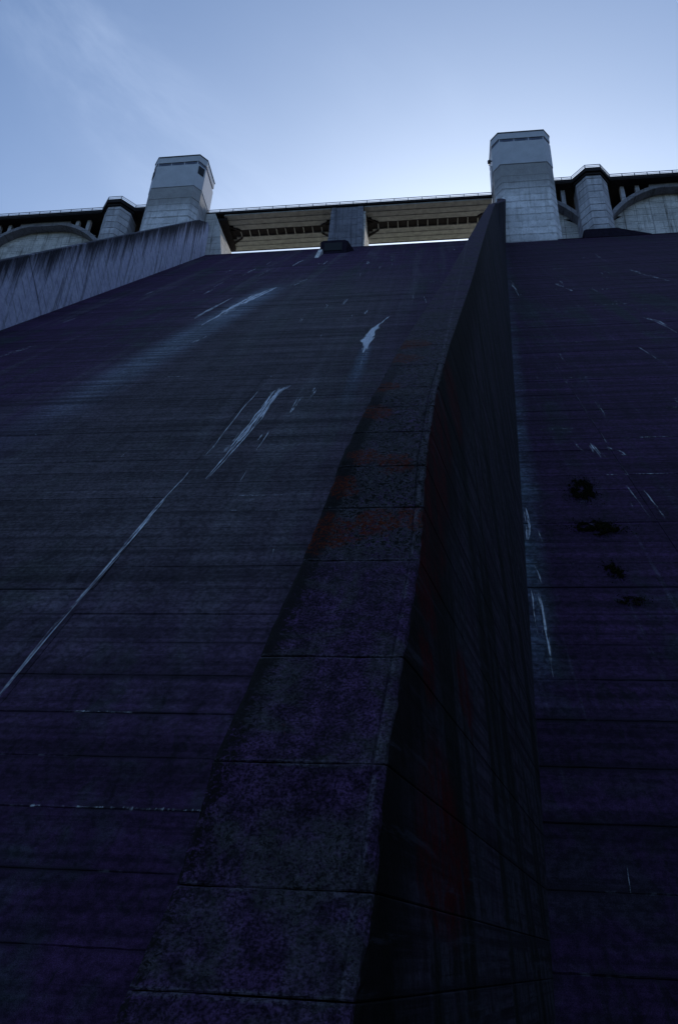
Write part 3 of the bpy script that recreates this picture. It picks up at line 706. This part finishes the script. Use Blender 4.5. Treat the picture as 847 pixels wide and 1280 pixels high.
# ---------------- crest road deck
dk = thing('road_deck', 'dark thin road deck carried along the dam crest above the arches and the spillway', 'road deck', (MIRROR, 124, 150))
for a, b_ in ((-125, -77.3), (-69.2, -52.6), (14.1, 31.1), (39.3, 95)):
    box('deck_slab', a, b_, 118.9, 131, 149.95, 150.95, M_FASCIA, dk); box('edge_beam', a, b_, 118.8, 119.1, 150.2, 151.05, M_FASCIA, dk)
for a, b_ in ((-22.68, -15.22), (-52.55, -48.32)): box('deck_slab', a, b_, 121.75, 133.2, 150.36, 150.98, M_FASCIA, dk); box('edge_beam', a, b_, 121.55, 121.85, 150.43, 151.06, M_FASCIA, dk)
for a, b_ in ((-77.3, -69.2), (31.1, 39.3)): box('deck_slab', a, b_, 121.02, 131, 149.95, 150.95, M_FASCIA, dk)

# ---------------- spillway bridge: two soffits with a slot between
def bridge(x0, x1, label):
    t = thing('bridge_span', label, 'bridge', ((x0+x1)/2, 127, 150), 'spillway bridge spans')
    box('deck_slab', x0, x1, 121.75, 133.2, 150.35, 150.98, M_FASCIA, t)
    box('edge_beam', x0, x1, 121.55, 121.85, 150.42, 151.06, M_FASCIA, t)
    for i, (ya, yb) in enumerate(((121.9, 126.5), (128.5, 132.7))):
        n = 6
        for k in range(n):
            y0 = ya+(yb-ya)*k/n; y1 = ya+(yb-ya)*(k+1)/n
            dz = .10*(k % 2)+random.uniform(-.01, .01)
            # each band of boards ends on the splay of the haunch
            e0 = .1; e1 = .1
            if i == 0: e0 = e1 = .1+max(0, (k-2.5)*.95)
            else: e0 = e1 = .1+max(0, (1.6-k)*.95)
            box('soffit_board', x0+e0, x1-e1, y0+.02, y1-.02, 150.02+dz, 150.5, M_SOFFIT, t)
    # slot: deep web, cross struts
    box('slot_web', x0+.1, x1-.1, 126.45, 126.6, 150.06, 150.9, M_FASCIA, t)
    box('slot_roof', x0+.1, x1-.1, 126.6, 128.5, 150.55, 150.9, M_DARK, t)
    n = int((x1-x0-6)/2.15)
    for k in range(n+1):
        x = x0+3+k*(x1-x0-6)/n; box('cross_strut', x-.09, x+.09, 126.55, 128.55, 149.98, 150.2, M_SOFFIT, t)
    # splayed haunch plates at both ends
    for s, xe in ((1, x0), (-1, x1)):
        v = []; 
        for zz in (149.75, 150.35):
            v += [(xe, 124.6, zz), (xe+s*3.1, 126.3, zz), (xe+s*3.1, 126.75, zz), (xe, 125.1, zz)]
        F = [(0, 1, 2, 3), (4, 5, 6, 7), (0, 1, 5, 4), (1, 2, 6, 5), (2, 3, 7, 6), (3, 0, 4, 7)]
        mesh_obj('haunch', v, F, M_FASCIA, t)
        v = []
        for zz in (149.75, 150.35):
            v += [(xe, 130.4, zz), (xe+s*3.1, 128.4, zz), (xe+s*3.1, 128.8, zz), (xe, 130.9, zz)]
        mesh_obj('haunch', v, F, M_FASCIA, t)
    return t
bridge(-48.3, -22.7, 'bridge span with striped soffits and dark slot, between left tower and centre pier')
bridge(-15.2, 14.0, 'bridge span with striped soffits and dark slot, between centre pier and ridge wall')

# centre pier and abutment
cp = thing('spillway_pier', 'stained grey spillway pier at mid crest, carrying the two bridge spans', 'pier', (-19, 126, 136))
zz = 135.5
while zz < 150:
    z1 = min(zz+2.3, 150.3)
    for a, b_ in ((-22.6, -21.45), (-21.4, -16.55), (-16.5, -15.3)):
        pr = 0 if a == -21.4 else .12
        prism('pier_lift', [(a-(.45*(150-zz)/14 if a == -22.6 else 0), 121.9-pr), (b_+(.25*(150-zz)/14 if a == -16.5 else 0), 121.9-pr), (b_+(.25*(150-zz)/14 if a == -16.5 else 0), 123.5), (a-(.45*(150-zz)/14 if a == -22.6 else 0), 123.5)], zz+.01, z1-.01, M_CPIER, cp, .04)
    zz = z1
box('pier_body', -22.5, -15.4, 123.0, 133, 135, 150.3, M_NICHE, cp)
box('cutwater_flank', -15.42, -14.75, 122.3, 132, 135, 149.0, M_NICHE, cp)  # flank paler than the pier front: reflected light put into its colour
ab = thing('bridge_abutment', 'pale flared abutment under the left end of the spillway bridge, next to the left tower', 'abutment', (-50, 126, 136))
v = [(-53.2, 121.3, 135), (-46.9, 121.3, 135), (-48.6, 121.3, 146), (-50.2, 121.3, 150.2), (-53.2, 121.3, 150.2)]
v += [(x + (1.0 if i in (1, 2, 3) else 0), 133, z) for i, (x, y, z) in enumerate(v)]
mesh_obj('abutment_body', v, [(0, 1, 2, 3, 4), (9, 8, 7, 6, 5), (0, 1, 6, 5), (1, 2, 7, 6), (2, 3, 8, 7), (3, 4, 9, 8), (4, 0, 5, 9)], M_NICHE, ab)
box('bearing_shelf', -50.3, -47.6, 122.5, 132, 149.2, 149.9, M_FASCIA, ab)

# outlet hood on the chute, in front of the centre pier
nb = thing('outlet_hood', 'small black boxy outlet hood on the chute just below the centre pier', 'hood', (-19.5, 114, 125))
v = [(-22.8, 113, 125.4), (-17.4, 113, 125.4), (-17.0, 113, 128.9), (-17.8, 113, 129.35), (-22.2, 113, 129.35), (-22.8, 113, 128.9)]
v2 = [(-22.8, 117.5, 125.4), (-14.9, 117.5, 125.4), (-15.6, 117.5, 129.6), (-17.0, 117.5, 130.3), (-22.3, 117.5, 130.3), (-22.8, 117.5, 129.6)]
n = 6; mesh_obj('hood_body', v+v2, [tuple(range(6)), tuple(range(11, 5, -1))]+[(i, (i+1) % 6, 6+(i+1) % 6, 6+i) for i in range(6)], M_PEDESTAL, nb)
box('hood_mouth', -21.9, -18.2, 112.88, 113.02, 126.3, 128.5, M_DARK, nb)
yz_prism('side_fin', [(107.5, 117.8), (112.2, 126.0), (113.4, 126.0), (113.4, 121)], -22.9, -22.1, M_NICHE, nb)

# ---------------- guard rails
def rail_line(t, pts, step=2.6, zb=151.0):
    for (xa, ya), (x2, y2) in zip(pts, pts[1:]):
        L = sqrt((x2-xa)**2+(y2-ya)**2); d = Vector(((x2-xa)/L, (y2-ya)/L, 0)); nr = Vector((-d.y, d.x, 0))
        def bar(name, s0, s1, z0, z1, w_):
            v = []
            for z in (z0, z1):
                for s, k_ in ((s0, -w_), (s1, -w_), (s1, w_), (s0, w_)):
                    p = Vector((xa, ya, 0))+d*s+nr*k_; v.append((p.x, p.y, z))
            return mesh_obj(name, v, [(3, 2, 1, 0), (4, 5, 6, 7), (0, 1, 5, 4), (1, 2, 6, 5), (2, 3, 7, 6), (3, 0, 4, 7)], M_RAIL, t)
        bar('top_rail', 0, L, zb+.93, zb+1.03, .06); bar('middle_rail', 0, L, zb+.45, zb+.52, .04)
        n = max(1, round(L/step))
        for i in range(n+1): bar('rail_post', L*i/n-.07, L*i/n+.07, zb-.1, zb+.93, .07)
def bast(cx): return [(cx-4.1, 118.95), (cx-1.6, 116.2), (cx+1.6, 116.2), (cx+4.1, 118.95)]
t = thing('guard_rail', 'thin steel guard rail right of the right tower, stepping out round the bastion', 'railing', (50, 119, 151), 'crest guard rails')
rail_line(t, [(26.95, 119.0)]+bast(35.2)+[(95, 119.0)])
t = thing('guard_rail', 'thin steel guard rail left of the left tower, stepping out round the bastion', 'railing', (-90, 119, 151), 'crest guard rails')
rail_line(t, [(-125, 119.0)]+bast(-73.2)+[(-65.5, 119.0)])
t = thing('guard_rail', 'long thin steel guard rail on the spillway bridge between the two towers', 'railing', (-19, 121.7, 151), 'crest guard rails')
rail_line(t, [(-52.5, 121.7), (14.05, 121.7)], 3.2)

# ---------------- moss cushions on the right slope
def moss(cx, cz, rx, rz, label, n):
    lm = NT('moss_leaf', .9, .05); q = lm.noise(lm.P, 8., 4); lm.color(lm.mix(lm.ss(q, .35, .65), (.008, .009, .004), (.032, .034, .012)))
    v = []; f = []
    sats = [(random.uniform(-1.5, 1.5), random.uniform(-1.3, 1.3)) for _ in range(22)]
    base = Vector((cx, yd(cz), cz)); sl = Vector((0, MS, 1))/TH
    for i in range(n):
        while True:
            a, b_ = random.uniform(-1, 1), random.uniform(-1, 1)
            r = a*a+b_*b_
            th = mn.noise(Vector((cx+a*2.1, cz+b_*2.1, 1.)))*1.8+mn.noise(Vector((cx+a*7., cz+b_*5., 2.)))*1.1
            if r < 1 and r+th*1.5+random.uniform(-.25, .25) < .6: break
        hgt = random.uniform(0, .10)*(1-r*.6)
        if random.random() < .30:
            k2 = 1+abs(random.gauss(0, .45)); a, b_ = a*k2+random.gauss(0, .12), b_*k2+random.gauss(0, .05)
        c = base+Vector((a*rx, 0, 0))+sl*(b_*rz)+NRM*hgt
        s = random.uniform(.012, .036); u = Vector((random.gauss(0, 1), random.gauss(0, 1), random.gauss(0, 1))).normalized(); w_ = u.cross(Vector((random.gauss(0, 1), random.gauss(0, 1), random.gauss(0, 1)))).normalized()
        k_ = len(v); v += [c+u*s, c+w_*s*.6, c-u*s, c-w_*s*.6]; f.append((k_, k_+1, k_+2, k_+3))
    o = bpy.data.objects.new('moss_cushion', None)
    me = bpy.data.meshes.new('moss_cushion'); me.from_pydata([tuple(p-base) for p in v], [], f); me.materials.append(lm.m)
    o = bpy.data.objects.new('moss_cushion', me); o.location = base; o['label'] = label; o['category'] = 'moss'; o['group'] = 'moss patches on the right slope'; link(o)
moss(6.85, 19.2, .62, 1.5, 'ragged black-green moss cushion, topmost on the slope right of the ridge wall', 5200)
moss(6.75, 15.9, .85, .75, 'wide flat black-green moss cushion, second from the top on the right slope', 5200)
moss(6.6, 12.8, .33, .65, 'small black-green moss tuft below the two wide cushions on the right slope', 1800)
moss(6.75, 11.0, .55, .3, 'low scattered moss specks, lowest of the patches on the right slope', 700)
